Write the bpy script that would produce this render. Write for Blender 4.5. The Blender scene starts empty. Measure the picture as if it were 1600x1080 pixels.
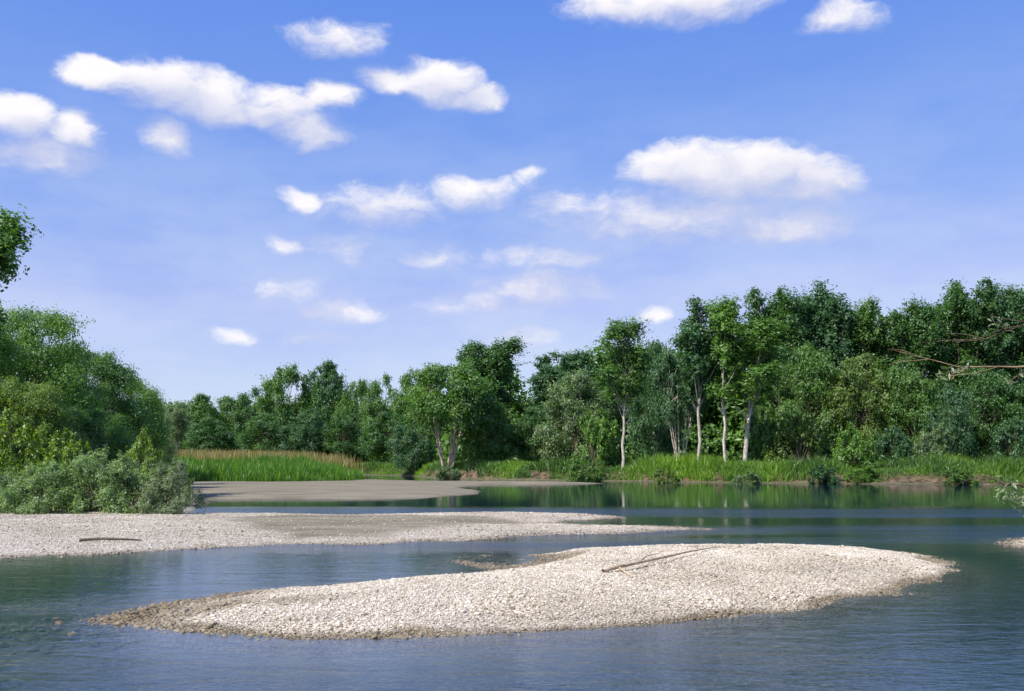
import bpy, math, random
import numpy as np
R = math.radians
scene = bpy.context.scene
COL = scene.collection

# ------------------------------------------------------------------ camera
F = 1600 * 35.0 / 36.0            # focal length in photograph pixels
HORIZON = 720.0                   # row of the horizon in the photograph
CAMZ = 2.5
PITCH = math.atan((HORIZON - 540.0) / F)
cam_data = bpy.data.cameras.new("camera")
cam_data.lens = 35.0
cam_data.sensor_width = 36.0
cam_data.clip_start = 0.1
cam_data.clip_end = 20000.0
cam = bpy.data.objects.new("camera", cam_data)
COL.objects.link(cam)
cam.location = (0, 0, CAMZ)
cam.rotation_euler = (math.pi / 2 + PITCH, 0, 0)
scene.camera = cam

def ray(px, py):
    x = (px - 800.0) / F
    y = (540.0 - py) / F
    c, s = math.cos(PITCH), math.sin(PITCH)
    return np.array([x, c - y * s, s + y * c])

def ground(px, py, z=0.0):
    d = ray(px, py)
    t = (z - CAMZ) / d[2]
    return (d[0] * t, d[1] * t)

def at_depth(px, py, Y):
    d = ray(px, py)
    t = Y / d[1]
    return np.array([d[0] * t, Y, CAMZ + d[2] * t])

# ------------------------------------------------------------------ render settings
scene.render.engine = 'CYCLES'
scene.cycles.max_bounces = 7
scene.cycles.diffuse_bounces = 3
scene.cycles.glossy_bounces = 3
scene.cycles.transmission_bounces = 4
scene.cycles.transparent_max_bounces = 8
scene.cycles.caustics_reflective = False
scene.cycles.caustics_refractive = False
scene.cycles.use_denoising = True
scene.view_settings.view_transform = 'Standard'
scene.view_settings.look = 'None'
scene.view_settings.gamma = 1.0
scene.view_settings.use_curve_mapping = False
scene.view_settings.exposure = 0.3

# ------------------------------------------------------------------ sun and sky
SUN_EL, SUN_AZ = R(50), R(232)     # azimuth clockwise from +Y: behind the camera, over the left shoulder
sun_data = bpy.data.lights.new("sun", 'SUN')
sun_data.energy = 5.0
sun_data.angle = R(0.5)
sun_data.color = (1.0, 0.93, 0.80)
sun = bpy.data.objects.new("sun", sun_data)
COL.objects.link(sun)
sun.rotation_euler = (math.pi / 2 - SUN_EL, 0, -SUN_AZ + math.pi)

world = bpy.data.worlds.new("World")
scene.world = world
world.use_nodes = True
NT = world.node_tree
NT.nodes.clear()

class Nodes:
    """small helper to write node trees"""
    def __init__(self, nt):
        self.nt = nt
    def new(self, t, **kw):
        n = self.nt.nodes.new(t)
        for k, v in kw.items():
            setattr(n, k, v)
        return n
    def put(self, sock, v):
        if isinstance(v, bpy.types.NodeSocket):
            self.nt.links.new(v, sock)
        elif v is not None:
            sock.default_value = v
    def math(self, op, a, b=None, c=None, clamp=False):
        n = self.new('ShaderNodeMath', operation=op, use_clamp=clamp)
        for i, v in enumerate((a, b, c)):
            self.put(n.inputs[i], v)
        return n.outputs[0]
    def vec(self, op, a, b=None, c=None):
        n = self.new('ShaderNodeVectorMath', operation=op)
        for i, v in enumerate((a, b, c)):
            if v is not None:
                self.put(n.inputs[i], v)
        return n.outputs['Value'] if op in ('DOT_PRODUCT', 'LENGTH') else n.outputs[0]
    def mix(self, fac, a, b, blend='MIX'):
        n = self.new('ShaderNodeMix', data_type='RGBA', blend_type=blend)
        self.put(n.inputs[0], fac)
        self.put(n.inputs[6], a)
        self.put(n.inputs[7], b)
        return n.outputs[2]
    def smooth(self, v, lo, hi, a=0.0, b=1.0):
        n = self.new('ShaderNodeMapRange', interpolation_type='SMOOTHSTEP')
        self.put(n.inputs[0], v)
        for i, q in enumerate((lo, hi, a, b)):
            self.put(n.inputs[i + 1], q)
        return n.outputs[0]
    def noise(self, vec, scale, detail=4.0, rough=0.55, dist=0.0):
        n = self.new('ShaderNodeTexNoise')
        self.put(n.inputs['Vector'], vec)
        self.put(n.inputs['Scale'], scale)
        self.put(n.inputs['Detail'], detail)
        self.put(n.inputs['Roughness'], rough)
        self.put(n.inputs['Distortion'], dist)
        return n.outputs[0]
    def attr(self, name, kind='GEOMETRY', out='Fac'):
        n = self.new('ShaderNodeAttribute', attribute_name=name, attribute_type=kind)
        return n.outputs[out]
    def pos(self):
        return self.new('ShaderNodeNewGeometry').outputs['Position']
    def scaled(self, v, s):
        return self.vec('MULTIPLY', v, s)
    def ramp(self, v, stops):
        n = self.new('ShaderNodeValToRGB')
        self.put(n.inputs[0], v)
        e = n.color_ramp.elements
        while len(e) < len(stops):
            e.new(0.5)
        for el, (p, c) in zip(e, stops):
            el.position = p
            el.color = (*c, 1)
        return n.outputs[0]

W = Nodes(NT)
sky = W.new('ShaderNodeTexSky', sky_type='NISHITA', sun_disc=False)
sky.sun_elevation = SUN_EL
sky.sun_rotation = SUN_AZ
sky.altitude = 100
sky.air_density = 1.0
sky.dust_density = 0.6
sky.ozone_density = 3.0
SKY_STRENGTH = 0.10
sky_col = W.vec('MULTIPLY', sky.outputs[0], (SKY_STRENGTH,) * 3)
# slide-film response of the blue: one curve for each channel over the whole sky
_sp = W.new('ShaderNodeSeparateColor'); W.put(_sp.inputs[0], sky_col)
_cb = W.new('ShaderNodeCombineColor')
for _i, (_a, _g) in enumerate(((2.15, 1.35), (0.90, 0.80), (0.87, 0.25))):
    W.put(_cb.inputs[_i], W.math('MULTIPLY', W.math('POWER', _sp.outputs[_i], _g), _a))
_g = W.math('MULTIPLY', _cb.inputs[1].links[0].from_socket, 0.80)
W.put(_cb.inputs[0], W.math('MINIMUM', _cb.inputs[0].links[0].from_socket, _g))
sky_col = _cb.outputs[0]

# fair-weather cumulus: soft blobs by direction (azimuth, elevation), edges broken up by noise
tc = W.new('ShaderNodeTexCoord').outputs['Generated']
sep = W.new('ShaderNodeSeparateXYZ')
W.put(sep.inputs[0], tc)
az = W.math('ARCTAN2', sep.outputs[0], sep.outputs[1])
az = W.math('SUBTRACT', W.math('PINGPONG', W.math('ADD', az, 0.56), 1.12), 0.56)   # the cloud field goes on all round
el = W.math('ARCSINE', sep.outputs[2])
comb = W.new('ShaderNodeCombineXYZ')
W.put(comb.inputs[0], az); W.put(comb.inputs[1], el)
P0 = comb.outputs[0]
warp_n = W.new('ShaderNodeTexNoise')
W.put(warp_n.inputs['Vector'], W.scaled(P0, (1, 1.5, 1)))
W.put(warp_n.inputs['Scale'], 20.0); W.put(warp_n.inputs['Detail'], 5.0)
warp = W.vec('MULTIPLY', W.vec('SUBTRACT', warp_n.outputs['Color'], (0.5, 0.5, 0.5)), (0.046, 0.026, 0))
P1 = W.vec('ADD', P0, warp)
CLOUDS = [  # column, row, half width, half height, weight
    (35, 185, 65, 40, 1.0), (112, 205, 48, 38, 1.0), (70, 240, 100, 34, .75),
    (165, 118, 78, 28, .95), (250, 132, 95, 45, 1.0), (335, 158, 95, 46, 1.0), (425, 168, 95, 36, .8), (512, 150, 55, 26, .8),
    (260, 216, 46, 34, .85), (482, 204, 64, 30, .95),
    (688, 128, 70, 42, 1.0), (618, 125, 62, 26, .9), (738, 150, 56, 24, .9),
    (525, 60, 85, 30, .55),
    (1060, 5, 180, 38, .95), (1325, 24, 80, 30, .6),
    (1080, 262, 105, 45, 1.05), (1160, 275, 160, 50, 1.05), (1275, 285, 80, 38, 1.0),
    (1080, 338, 260, 52, .72), (1230, 352, 120, 34, .68), (880, 330, 70, 34, .4),
    (468, 312, 34, 20, .65), (595, 325, 110, 40, .55), (745, 305, 76, 30, .6), (825, 280, 30, 18, .4),
    (450, 383, 32, 18, .36), (545, 388, 70, 28, .34), (680, 405, 60, 22, .34),
    (850, 405, 110, 22, .42), (845, 450, 115, 28, .72), (740, 472, 90, 22, .4),
    (530, 488, 68, 18, .5), (460, 455, 60, 28, .36), (1030, 490, 40, 15, .8),
    (365, 521, 44, 15, .55), (490, 525, 70, 12, .32), (810, 530, 60, 22, .42)]
blobs = []
for cx, cy, rx, ry, w in CLOUDS:
    w = w if w > 0.7 else w * 0.85 + 0.17
    d = ray(cx, cy); d = d / np.linalg.norm(d)
    a0, e0 = math.atan2(d[0], d[1]), math.asin(d[2])
    d2 = ray(cx, cy - ry); d2 /= np.linalg.norm(d2)
    d3 = ray(cx + rx, cy); d3 /= np.linalg.norm(d3)
    ra = abs(math.atan2(d3[0], d3[1]) - a0); re = abs(math.asin(d2[2]) - e0)
    blobs.append((a0, e0, ra * 1.14, re * 1.16, w))

def cloud_field(p):
    acc = None
    for a0, e0, ra, re, w in blobs:
        q = W.vec('MULTIPLY_ADD', p, (1 / ra, 1 / re, 0), (-a0 / ra, -e0 / re, 0))
        dd = W.vec('DOT_PRODUCT', q, q)
        v = W.math('MULTIPLY_ADD', dd, -w, w)
        acc = v if acc is None else W.math('MAXIMUM', acc, v)
    n = W.noise(W.scaled(p, (1, 1.7, 1)), 26.0, 9.0, 0.64)
    return acc, n
b0, n0 = cloud_field(P1)
b1, n1 = cloud_field(W.vec('ADD', P1, (-0.008, 0.024, 0)))
f0 = W.math('ADD', b0, W.math('MULTIPLY_ADD', n0, 1.45, -0.72))
up = W.math('ADD', W.math('SUBTRACT', b0, b1), W.math('MULTIPLY', W.math('SUBTRACT', n0, n1), 0.9))
lit = W.smooth(up, -0.55, 1.55)
dens = W.smooth(f0, 0.0, W.math('MULTIPLY_ADD', lit, -0.30, 1.08))      # crisp sunlit tops, ragged soft bases
dens = W.math('MULTIPLY', dens, W.smooth(el, 0.0, 0.14))
cloud_col = W.mix(lit, (0.45, 0.49, 0.68, 1), (0.86, 0.83, 0.83, 1))
# thin high veil, thicker towards the horizon
vn = W.noise(W.scaled(P0, (1, 2.6, 1)), 5.0, 6.0, 0.6)
veil = W.math('MULTIPLY', W.smooth(vn, 0.30, 0.68), W.smooth(el, 0.02, 0.46, 0.55, 0.0))
veiled = W.mix(veil, sky_col, (0.56, 0.63, 0.78, 1))
final = W.mix(W.math('MULTIPLY', dens, 0.96), veiled, cloud_col)
bg = W.new('ShaderNodeBackground')
W.put(bg.inputs['Color'], final)
bg.inputs['Strength'].default_value = 1.0
wo = W.new('ShaderNodeOutputWorld')
NT.links.new(bg.outputs[0], wo.inputs[0])

# ------------------------------------------------------------------ helpers
def link(o, parent=None):
    COL.objects.link(o)
    if parent is not None:
        o.parent = parent
    return o

def tag(o, label=None, category=None, group=None, kind=None):
    if label: o["label"] = label
    if category: o["category"] = category
    if group: o["group"] = group
    if kind: o["kind"] = kind
    return o

def mesh_np(name, verts, faces_list, mat=None, smooth=False, attrs=None):
    """faces_list: list of (n,k) int arrays; attrs: {name: (domain, array)}"""
    me = bpy.data.meshes.new(name)
    verts = np.asarray(verts, dtype=np.float32)
    me.vertices.add(len(verts))
    me.vertices.foreach_set("co", verts.ravel())
    faces_list = [np.asarray(f, dtype=np.int32) for f in faces_list if len(f)]
    if faces_list:
        loops = np.concatenate([f.ravel() for f in faces_list])
        tot = np.concatenate([np.full(len(f), f.shape[1], dtype=np.int32) for f in faces_list])
        start = np.concatenate([[0], np.cumsum(tot)[:-1]]).astype(np.int32)
        me.loops.add(len(loops))
        me.loops.foreach_set("vertex_index", loops)
        me.polygons.add(len(tot))
        me.polygons.foreach_set("loop_start", start)
        me.polygons.foreach_set("use_smooth", np.full(len(tot), smooth))
    for k, (dom, arr) in (attrs or {}).items():
        a = me.attributes.new(k, 'FLOAT', dom)
        a.data.foreach_set("value", np.asarray(arr, dtype=np.float32))
    me.update(calc_edges=True)
    if mat: me.materials.append(mat)
    return me

def material(name):
    m = bpy.data.materials.new(name)
    m.use_nodes = True
    m.node_tree.nodes.clear()
    return m, Nodes(m.node_tree)

def finish(m, n, shader, disp=None, volume=None):
    o = n.new('ShaderNodeOutputMaterial')
    if shader is not None: n.nt.links.new(shader, o.inputs['Surface'])
    if volume is not None: n.nt.links.new(volume, o.inputs['Volume'])
    return m

def fbm(x, y, seed, octaves=4, scale=1.0):
    """cheap value-noise fbm, -1..1"""
    rs = np.random.RandomState(seed)
    tab = rs.uniform(-1, 1, (256, 256))
    out = np.zeros_like(x, dtype=float); amp = 1.0; tot = 0
    fx, fy = x / scale, y / scale
    for _ in range(octaves):
        ix, iy = np.floor(fx).astype(int), np.floor(fy).astype(int)
        tx, ty = fx - ix, fy - iy
        tx = tx * tx * (3 - 2 * tx); ty = ty * ty * (3 - 2 * ty)
        g = lambda i, j: tab[(ix + i) % 256, (iy + j) % 256]
        out += amp * ((g(0, 0) * (1 - tx) + g(1, 0) * tx) * (1 - ty) + (g(0, 1) * (1 - tx) + g(1, 1) * tx) * ty)
        tot += amp; amp *= 0.5; fx = fx * 2.03 + 17.1; fy = fy * 2.03 + 5.7
    return out / tot

def sstep(v, lo, hi):
    t = np.clip((v - lo) / (hi - lo), 0, 1)
    return t * t * (3 - 2 * t)

def signed_dist(poly, X, Y):
    """distance to a polygon outline in metres, positive inside"""
    poly = np.asarray(poly)
    best = np.full(X.shape, 1e12); inside = np.zeros(X.shape, bool)
    n = len(poly)
    for i in range(n):
        ax, ay = poly[i]; bx, by = poly[(i + 1) % n]
        ex, ey = bx - ax, by - ay
        L = ex * ex + ey * ey + 1e-12
        t = np.clip(((X - ax) * ex + (Y - ay) * ey) / L, 0, 1)
        best = np.minimum(best, (X - ax - t * ex) ** 2 + (Y - ay - t * ey) ** 2)
        c = ((ay > Y) != (by > Y))
        with np.errstate(divide='ignore', invalid='ignore'):
            xi = (bx - ax) * (Y - ay) / (by - ay + 1e-12) + ax
        inside ^= c & (X < xi)
    d = np.sqrt(best)
    return np.where(inside, d, -d)

# ------------------------------------------------------------------ the lie of the land
def G(pts):
    return [ground(px, py) for px, py in pts]

BAR_A = G([(205, 967), (250, 977), (310, 986), (400, 991), (500, 995), (600, 995), (700, 991), (850, 986), (1000, 978),
           (1100, 968), (1200, 955), (1300, 939), (1400, 920), (1440, 910), (1478, 897), (1460, 884), (1440, 870), (1380, 862),
           (1300, 858), (1200, 856), (1100, 857), (1000, 858), (920, 862), (860, 866), (780, 868), (735, 880), (760, 897), (700, 904), (560, 914), (450, 922),
           (370, 930), (275, 950)])
BAR_B = G([(-500, 905), (-150, 884), (0, 873), (100, 868), (200, 862), (300, 857), (420, 851), (560, 850), (700, 845), (800, 838), (900, 836),
           (1000, 833), (1140, 827), (1000, 822), (850, 820), (880, 814), (960, 809), (930, 804), (800, 801), (680, 803), (560, 805), (440, 804),
           (320, 803), (150, 795), (-300, 795)])
BAR_C = G([(150, 782), (320, 782), (500, 781), (650, 779), (735, 773), (752, 768), (715, 760), (780, 758), (900, 757), (950, 755.5), (850, 754),
           (700, 753), (620, 751), (540, 750), (300, 748), (150, 748)])
BAR_D = G([(1566, 849), (1585, 843), (1630, 839), (1720, 842), (1720, 864), (1620, 858), (1585, 854)])
LEFT = G([(-700, 815), (-100, 806), (80, 803), (200, 802), (295, 801), (318, 793), (322, 782), (310, 768), (320, 752), (420, 751.5), (550, 750.5), (556, 746), (540, 742)]) \
       + [(-40, 210), (-60, 500), (-900, 600), (-900, 60)]
FAR = [(-900, 240), (-60, 205)] + G([(430, 740), (560, 742), (640, 744), (690, 748), (800, 750), (900, 751.5), (1000, 752.5), (1100, 754), (1300, 756),
           (1450, 757), (1600, 758), (1800, 759), (2200, 760)]) + [(300, 90), (900, 60), (2500, 60), (2500, 3000), (-2500, 3000), (-2500, 300)]
NEAR = [(-900, -30), (-60, 2), (-12, 6.0), (0, 7.0), (5, 8.2), (8.6, 11), (12, 14.5), (20, 17), (60, 22), (300, 20), (900, 0), (900, -2000), (-900, -2000)]

WETSPOT = ground(790, 878)
def height(X, Y, want=False):
    X = np.asarray(X, float); Y = np.asarray(Y, float)
    edge = fbm(X, Y, 3, 3, 2.2)
    bed = -0.85 + 0.22 * fbm(X, Y, 5, 3, 9.0)
    a = signed_dist(BAR_A, X, Y) + 0.25 * edge
    b = signed_dist(BAR_B, X, Y) + 0.35 * edge
    c = signed_dist(BAR_C, X, Y) + 0.5 * edge + 1.6 * fbm(X, Y, 6, 4, 7.0)
    dd = signed_dist(BAR_D, X, Y) + 0.3 * edge
    l = signed_dist(LEFT, X, Y) + 0.6 * edge
    f = signed_dist(FAR, X, Y) + 1.0 * fbm(X, Y, 9, 3, 5.0)
    n = signed_dist(NEAR, X, Y) + 0.5 * edge
    def bar(s, top, L, out):
        return np.where(s > 0, top * (1 - np.exp(-np.maximum(s, 0) / L)), s * out)
    relief = 0.05 * fbm(X, Y, 11, 4, 1.6)
    # the tail of the near bar lies lower
    ta = sstep(X, -9.0, -3.0)
    h = np.maximum(bed, bar(a, 0.10 + 0.26 * ta, 1.5, 0.075) + relief * (a > -1))
    hollow = sstep(1.3 - ((X - WETSPOT[0]) / 2.0) ** 2 - ((Y - WETSPOT[1]) / 2.6) ** 2, 0.1, 1.0)
    h = h - hollow * np.maximum(h - (-0.01 + 1.2 * relief), 0)
    h = np.maximum(h, bar(b, 0.19, 2.2, 0.06) + relief * (b > -1))
    h = np.maximum(h, bar(c, 0.30, 3.5, 0.07) + 0.03 * fbm(X, Y, 7, 4, 3.0) * (c > -1))
    h = np.maximum(h, bar(dd, 0.2, 1.2, 0.07))
    lowl = 0.95 * sstep(l, 0.3, 7.0) + 0.02 * np.clip(l, 0, 60) * 0.8
    h = np.maximum(h, np.where(l > 0, 0.12 + lowl, l * 0.12))
    step0 = 1.0 + 0.9 * fbm(X, Y, 21, 2, 11.0)
    cut = 0.16 * sstep(f, 0, 0.8) + 1.05 * sstep(f, step0, step0 + 1.5) + 0.012 * np.clip(f, 0, 200)
    h = np.maximum(h, np.where(f > 0, cut, f * 0.14))
    h = np.maximum(h, np.where(n > 0, 0.95 * sstep(n, -0.2, 3.0) + 0.01 * np.clip(n, 0, 80), n * 0.25))
    far = np.sqrt(X * X + Y * Y)
    h = h + np.where((f > 8) | (l > 12), 0.18 * fbm(X, Y, 31, 3, 12.0), 0) + 2.0 * sstep(far, 500, 1500)
    return (h, a, b, c, dd, l, f, n) if want else h

def hz(x, y):
    return float(height(np.array([x]), np.array([y]))[0])

# polar sheet round the camera: fine where the picture looks, coarse elsewhere, out to the horizon
ang = np.concatenate([np.radians(np.linspace(-33, 33, 470)), np.radians(np.linspace(33, 327, 70))[1:-1]])
k = F * CAMZ
rad = [1.0, 2.5, 4, 5.5, 7, 8, 9]
while rad[-1] < 62: rad.append(rad[-1] + max(0.055, rad[-1] ** 2 / k * 1.15))
while rad[-1] < 96: rad.append(rad[-1] + 0.9)
while rad[-1] < 200: rad.append(rad[-1] + 0.75)
while rad[-1] < 420: rad.append(rad[-1] + 5)
while rad[-1] < 6000: rad.append(rad[-1] * 1.25)
rad = np.array(rad)
NA, NR = len(ang), len(rad)
A2, R2 = np.meshgrid(ang, rad)
GX, GY = (R2 * np.sin(A2)).ravel(), (R2 * np.cos(A2)).ravel()
GH, sa, sb, sc_, sd_, sl, sf, sn = height(GX, GY, True)
idx = np.arange(NA * NR).reshape(NR, NA)
nxt = np.roll(idx, -1, axis=1)
quads = np.stack([idx[:-1], idx[1:], nxt[1:], nxt[:-1]], -1).reshape(-1, 4)
ctr = len(GX)
tris = np.stack([np.full(NA, ctr), idx[0], nxt[0]], -1)
GXa, GYa, GHa = np.append(GX, 0), np.append(GY, 0), np.append(GH, GH[0])
land = np.maximum(np.maximum(sl, sf - 1.0), sn)
veg = np.append(sstep(land, 0.2, 1.5) * sstep(GH, 0.25, 0.9), 1.0)
gravel = np.append(np.maximum(np.maximum(sstep(sa, -3, -0.2), sstep(sb, -3, -0.2)), sstep(sd_, -2, 0)), 0.0)
silt = fbm(GX, GY, 41, 3, 3.0)
SILT = G([(430, 849), (560, 845), (640, 838), (720, 828), (840, 819), (760, 812), (640, 808), (470, 808), (360, 814), (330, 822), (400, 832)])
siltm = sstep(signed_dist(SILT, GX, GY) + 0.8 * fbm(GX, GY, 41, 3, 2.0), -0.5, 0.9)
siltm = np.maximum(siltm, sstep(sc_, -2.0, 0.5))
siltm = np.append(siltm * (1 - sstep(sa, -2, 0)), 0.0)
slope_earth = np.append(sstep(sf, 0.3, 1.0) * (1 - sstep(sf, 2.6, 4.2)), 0.0)

def ground_material():
    m, n = material("river_ground")
    p = n.pos()
    sepn = n.new('ShaderNodeSeparateXYZ'); n.put(sepn.inputs[0], p)
    z = sepn.outputs[2]
    big = n.noise(p, 0.35, 4)
    med = n.noise(p, 2.5, 5)
    fine = n.noise(p, 18.0, 3, 0.6)
    vor = n.new('ShaderNodeTexVoronoi', feature='F1')
    n.put(vor.inputs['Vector'], p); n.put(vor.inputs['Scale'], 17.0)
    sepc = n.new('ShaderNodeSeparateColor'); n.put(sepc.inputs[0], vor.outputs['Color'])
    pebble = n.ramp(sepc.outputs[0], [(0.0, (0.26, 0.23, 0.19)), (0.35, (0.40, 0.36, 0.30)), (0.7, (0.52, 0.48, 0.42)), (1.0, (0.66, 0.63, 0.58))])
    pebble = n.mix(n.smooth(vor.outputs['Distance'], 0.35, 0.7, 0, 0.35), pebble, (0.24, 0.21, 0.17, 1))
    sand = n.mix(n.smooth(n.noise(n.scaled(p, (0.25, 0.9, 1)), 1.0, 6, 0.6), 0.3, 0.7), (0.15, 0.132, 0.088, 1), (0.26, 0.232, 0.165, 1))
    bedc = n.mix(n.smooth(med, 0.35, 0.65), (0.05, 0.065, 0.03, 1), (0.12, 0.12, 0.06, 1))
    bedc = n.mix(n.smooth(sepc.outputs[1], 0.55, 0.95, 0, 0.7), bedc, (0.27, 0.235, 0.16, 1))
    col = n.mix(n.attr("gravel"), bedc, pebble)
    col = n.mix(n.attr("silt"), col, sand)
    earth = n.mix(n.smooth(n.noise(n.scaled(p, (1, 1, 2.2)), 1.4, 5), 0.38, 0.62), (0.040, 0.028, 0.018, 1), (0.17, 0.12, 0.078, 1))
    col = n.mix(n.attr("earth"), col, earth)
    soil = n.mix(big, (0.045, 0.06, 0.02, 1), (0.10, 0.09, 0.04, 1))
    col = n.mix(n.attr("veg"), col, soil)
    # soaked margin just above the water, algae below it
    wob = n.math('MULTIPLY_ADD', med, 0.10, -0.05)
    zz = n.math('ADD', z, wob)
    wet = n.smooth(zz, -0.01, 0.05, 1, 0)
    col = n.mix(n.math('MULTIPLY', wet, 0.72), col, n.mix(1.0, col, (0.45, 0.40, 0.29, 1), 'MULTIPLY'))
    col = n.mix(n.math('MULTIPLY', n.smooth(z, -0.3, -0.02, 1, 0), 0.8), col, bedc)
    b = n.new('ShaderNodeBsdfPrincipled')
    n.put(b.inputs['Base Color'], col)
    n.put(b.inputs['Roughness'], n.math('MULTIPLY_ADD', wet, -0.35, 0.9))
    b.inputs['Specular IOR Level'].default_value = 0.25
    bump = n.new('ShaderNodeBump')
    bump.inputs['Strength'].default_value = 0.6
    bump.inputs['Distance'].default_value = 0.03
    n.put(bump.inputs['Height'], n.math('ADD', n.math('MULTIPLY', vor.outputs['Distance'], -0.8), fine))
    n.nt.links.new(bump.outputs[0], b.inputs['Normal'])
    return finish(m, n, b.outputs[0])

me = mesh_np("ground", np.stack([GXa, GYa, GHa], -1), [quads[:, ::-1], tris[:, ::-1]], ground_material(), True,
             {"gravel": ('POINT', gravel), "silt": ('POINT', siltm), "veg": ('POINT', veg), "earth": ('POINT', slope_earth)})
tag(link(bpy.data.objects.new("ground", me)), "river bed, gravel bars and wooded banks", None, None, 'structure')

# ------------------------------------------------------------------ water
def water_material():
    m, n = material("river_water")
    p = n.pos()
    sepn = n.new('ShaderNodeSeparateXYZ'); n.put(sepn.inputs[0], p)
    y = sepn.outputs[1]
    # riffles: where the current runs over shoals the surface is rough, elsewhere smooth
    patch = n.noise(n.scaled(p, (0.035, 0.13, 0)), 1.0, 3, 0.5)
    def band(lo, mid0, mid1, hi):
        return n.math('MULTIPLY', n.smooth(y, lo, mid0), n.smooth(y, mid1, hi, 1, 0))
    rif = n.math('MAXIMUM', band(27, 31, 37, 41), band(43, 46, 51, 56))
    rif = n.math('MULTIPLY', rif, n.smooth(patch, 0.36, 0.56))
    near = n.smooth(y, 22, 13)
    calm = n.smooth(y, 50, 58)
    amp = n.math('MULTIPLY_ADD', calm, -0.08, 0.105)
    amp = n.math('ADD', amp, n.math('MULTIPLY', rif, 0.55))
    gust = n.noise(n.scaled(p, (0.10, 0.22, 0)), 1.0, 3, 0.5)
    amp = n.math('MULTIPLY_ADD', n.math('MULTIPLY', n.math('MULTIPLY', near, n.smooth(sepn.outputs[0], 6.0, -1.0, 0.35, 1.0)), n.smooth(gust, 0.35, 0.65)), 0.25, amp)
    w1 = n.noise(n.scaled(p, (0.55, 1.3, 1)), 1.6, 4, 0.55, 0.6)
    w2 = n.noise(n.scaled(p, (0.8, 1.5, 1)), 6.0, 4, 0.6, 0.3)
    hgt = n.math('MULTIPLY_ADD', w2, 0.35, w1)
    bump = n.new('ShaderNodeBump')
    n.put(bump.inputs['Strength'], amp)
    bump.inputs['Distance'].default_value = 0.12
    n.put(bump.inputs['Height'], hgt)
    fr = n.new('ShaderNodeFresnel'); fr.inputs['IOR'].default_value = 1.40
    n.nt.links.new(bump.outputs[0], fr.inputs['Normal'])
    gl = n.new('ShaderNodeBsdfGlossy'); gl.inputs['Color'].default_value = (0.92, 0.95, 1.0, 1)
    n.put(gl.inputs['Roughness'], n.math('MULTIPLY_ADD', rif, 0.12, n.math('MULTIPLY_ADD', calm, -0.025, 0.04)))
    n.nt.links.new(bump.outputs[0], gl.inputs['Normal'])
    tr = n.new('ShaderNodeBsdfTransparent'); tr.inputs['Color'].default_value = (0.9, 0.95, 0.93, 1)
    df = n.new('ShaderNodeBsdfDiffuse'); df.inputs['Color'].default_value = (0.012, 0.045, 0.105, 1)
    body = n.new('ShaderNodeMixShader'); body.inputs[0].default_value = 0.36
    n.nt.links.new(tr.outputs[0], body.inputs[1]); n.nt.links.new(df.outputs[0], body.inputs[2])
    mx = n.new('ShaderNodeMixShader')
    n.nt.links.new(fr.outputs[0], mx.inputs[0])
    n.nt.links.new(body.outputs[0], mx.inputs[1]); n.nt.links.new(gl.outputs[0], mx.inputs[2])
    va = n.new('ShaderNodeVolumeAbsorption')
    va.inputs['Color'].default_value = (0.18, 0.58, 0.58, 1)
    va.inputs['Density'].default_value = 0.55
    return finish(m, n, mx.outputs[0], volume=va.outputs[0])

x0, x1, y0, y1, zb = -500, 500, -60, 420, -3.0
wv = [(x0, y0, 0), (x1, y0, 0), (x1, y1, 0), (x0, y1, 0), (x0, y0, zb), (x1, y0, zb), (x1, y1, zb), (x0, y1, zb)]
wf = [(0, 1, 2, 3), (7, 6, 5, 4), (0, 4, 5, 1), (1, 5, 6, 2), (2, 6, 7, 3), (3, 7, 4, 0)]
tag(link(bpy.data.objects.new("river_water", mesh_np("river_water", wv, [wf], water_material()))),
    "clear blue and green river water flowing round the gravel bars", None, None, 'structure')

# ------------------------------------------------------------------ gravel stones (nobody could count them)
def stone_material():
    m, n = material("river_stone")
    r = n.attr("shade", 'INSTANCER')
    wet = n.attr("wet", 'INSTANCER')
    col = n.ramp(r, [(0.0, (0.17, 0.145, 0.11)), (0.2, (0.35, 0.30, 0.23)), (0.5, (0.52, 0.465, 0.37)), (0.8, (0.64, 0.58, 0.485)), (1.0, (0.78, 0.73, 0.65))])
    tco = n.new('ShaderNodeTexCoord').outputs['Object']
    col = n.mix(n.smooth(n.noise(tco, 3.0, 4), 0.3, 0.7, 0, 0.25), col, (0.30, 0.25, 0.19, 1))
    col = n.mix(wet, col, n.mix(1.0, col, (0.34, 0.30, 0.20, 1), 'MULTIPLY'))
    b = n.new('ShaderNodeBsdfPrincipled')
    n.put(b.inputs['Base Color'], col)
    n.put(b.inputs['Roughness'], n.math('MULTIPLY_ADD', wet, -0.45, 0.85))
    b.inputs['Specular IOR Level'].default_value = 0.3
    return finish(m, n, b.outputs[0])
STONE = stone_material()

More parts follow.
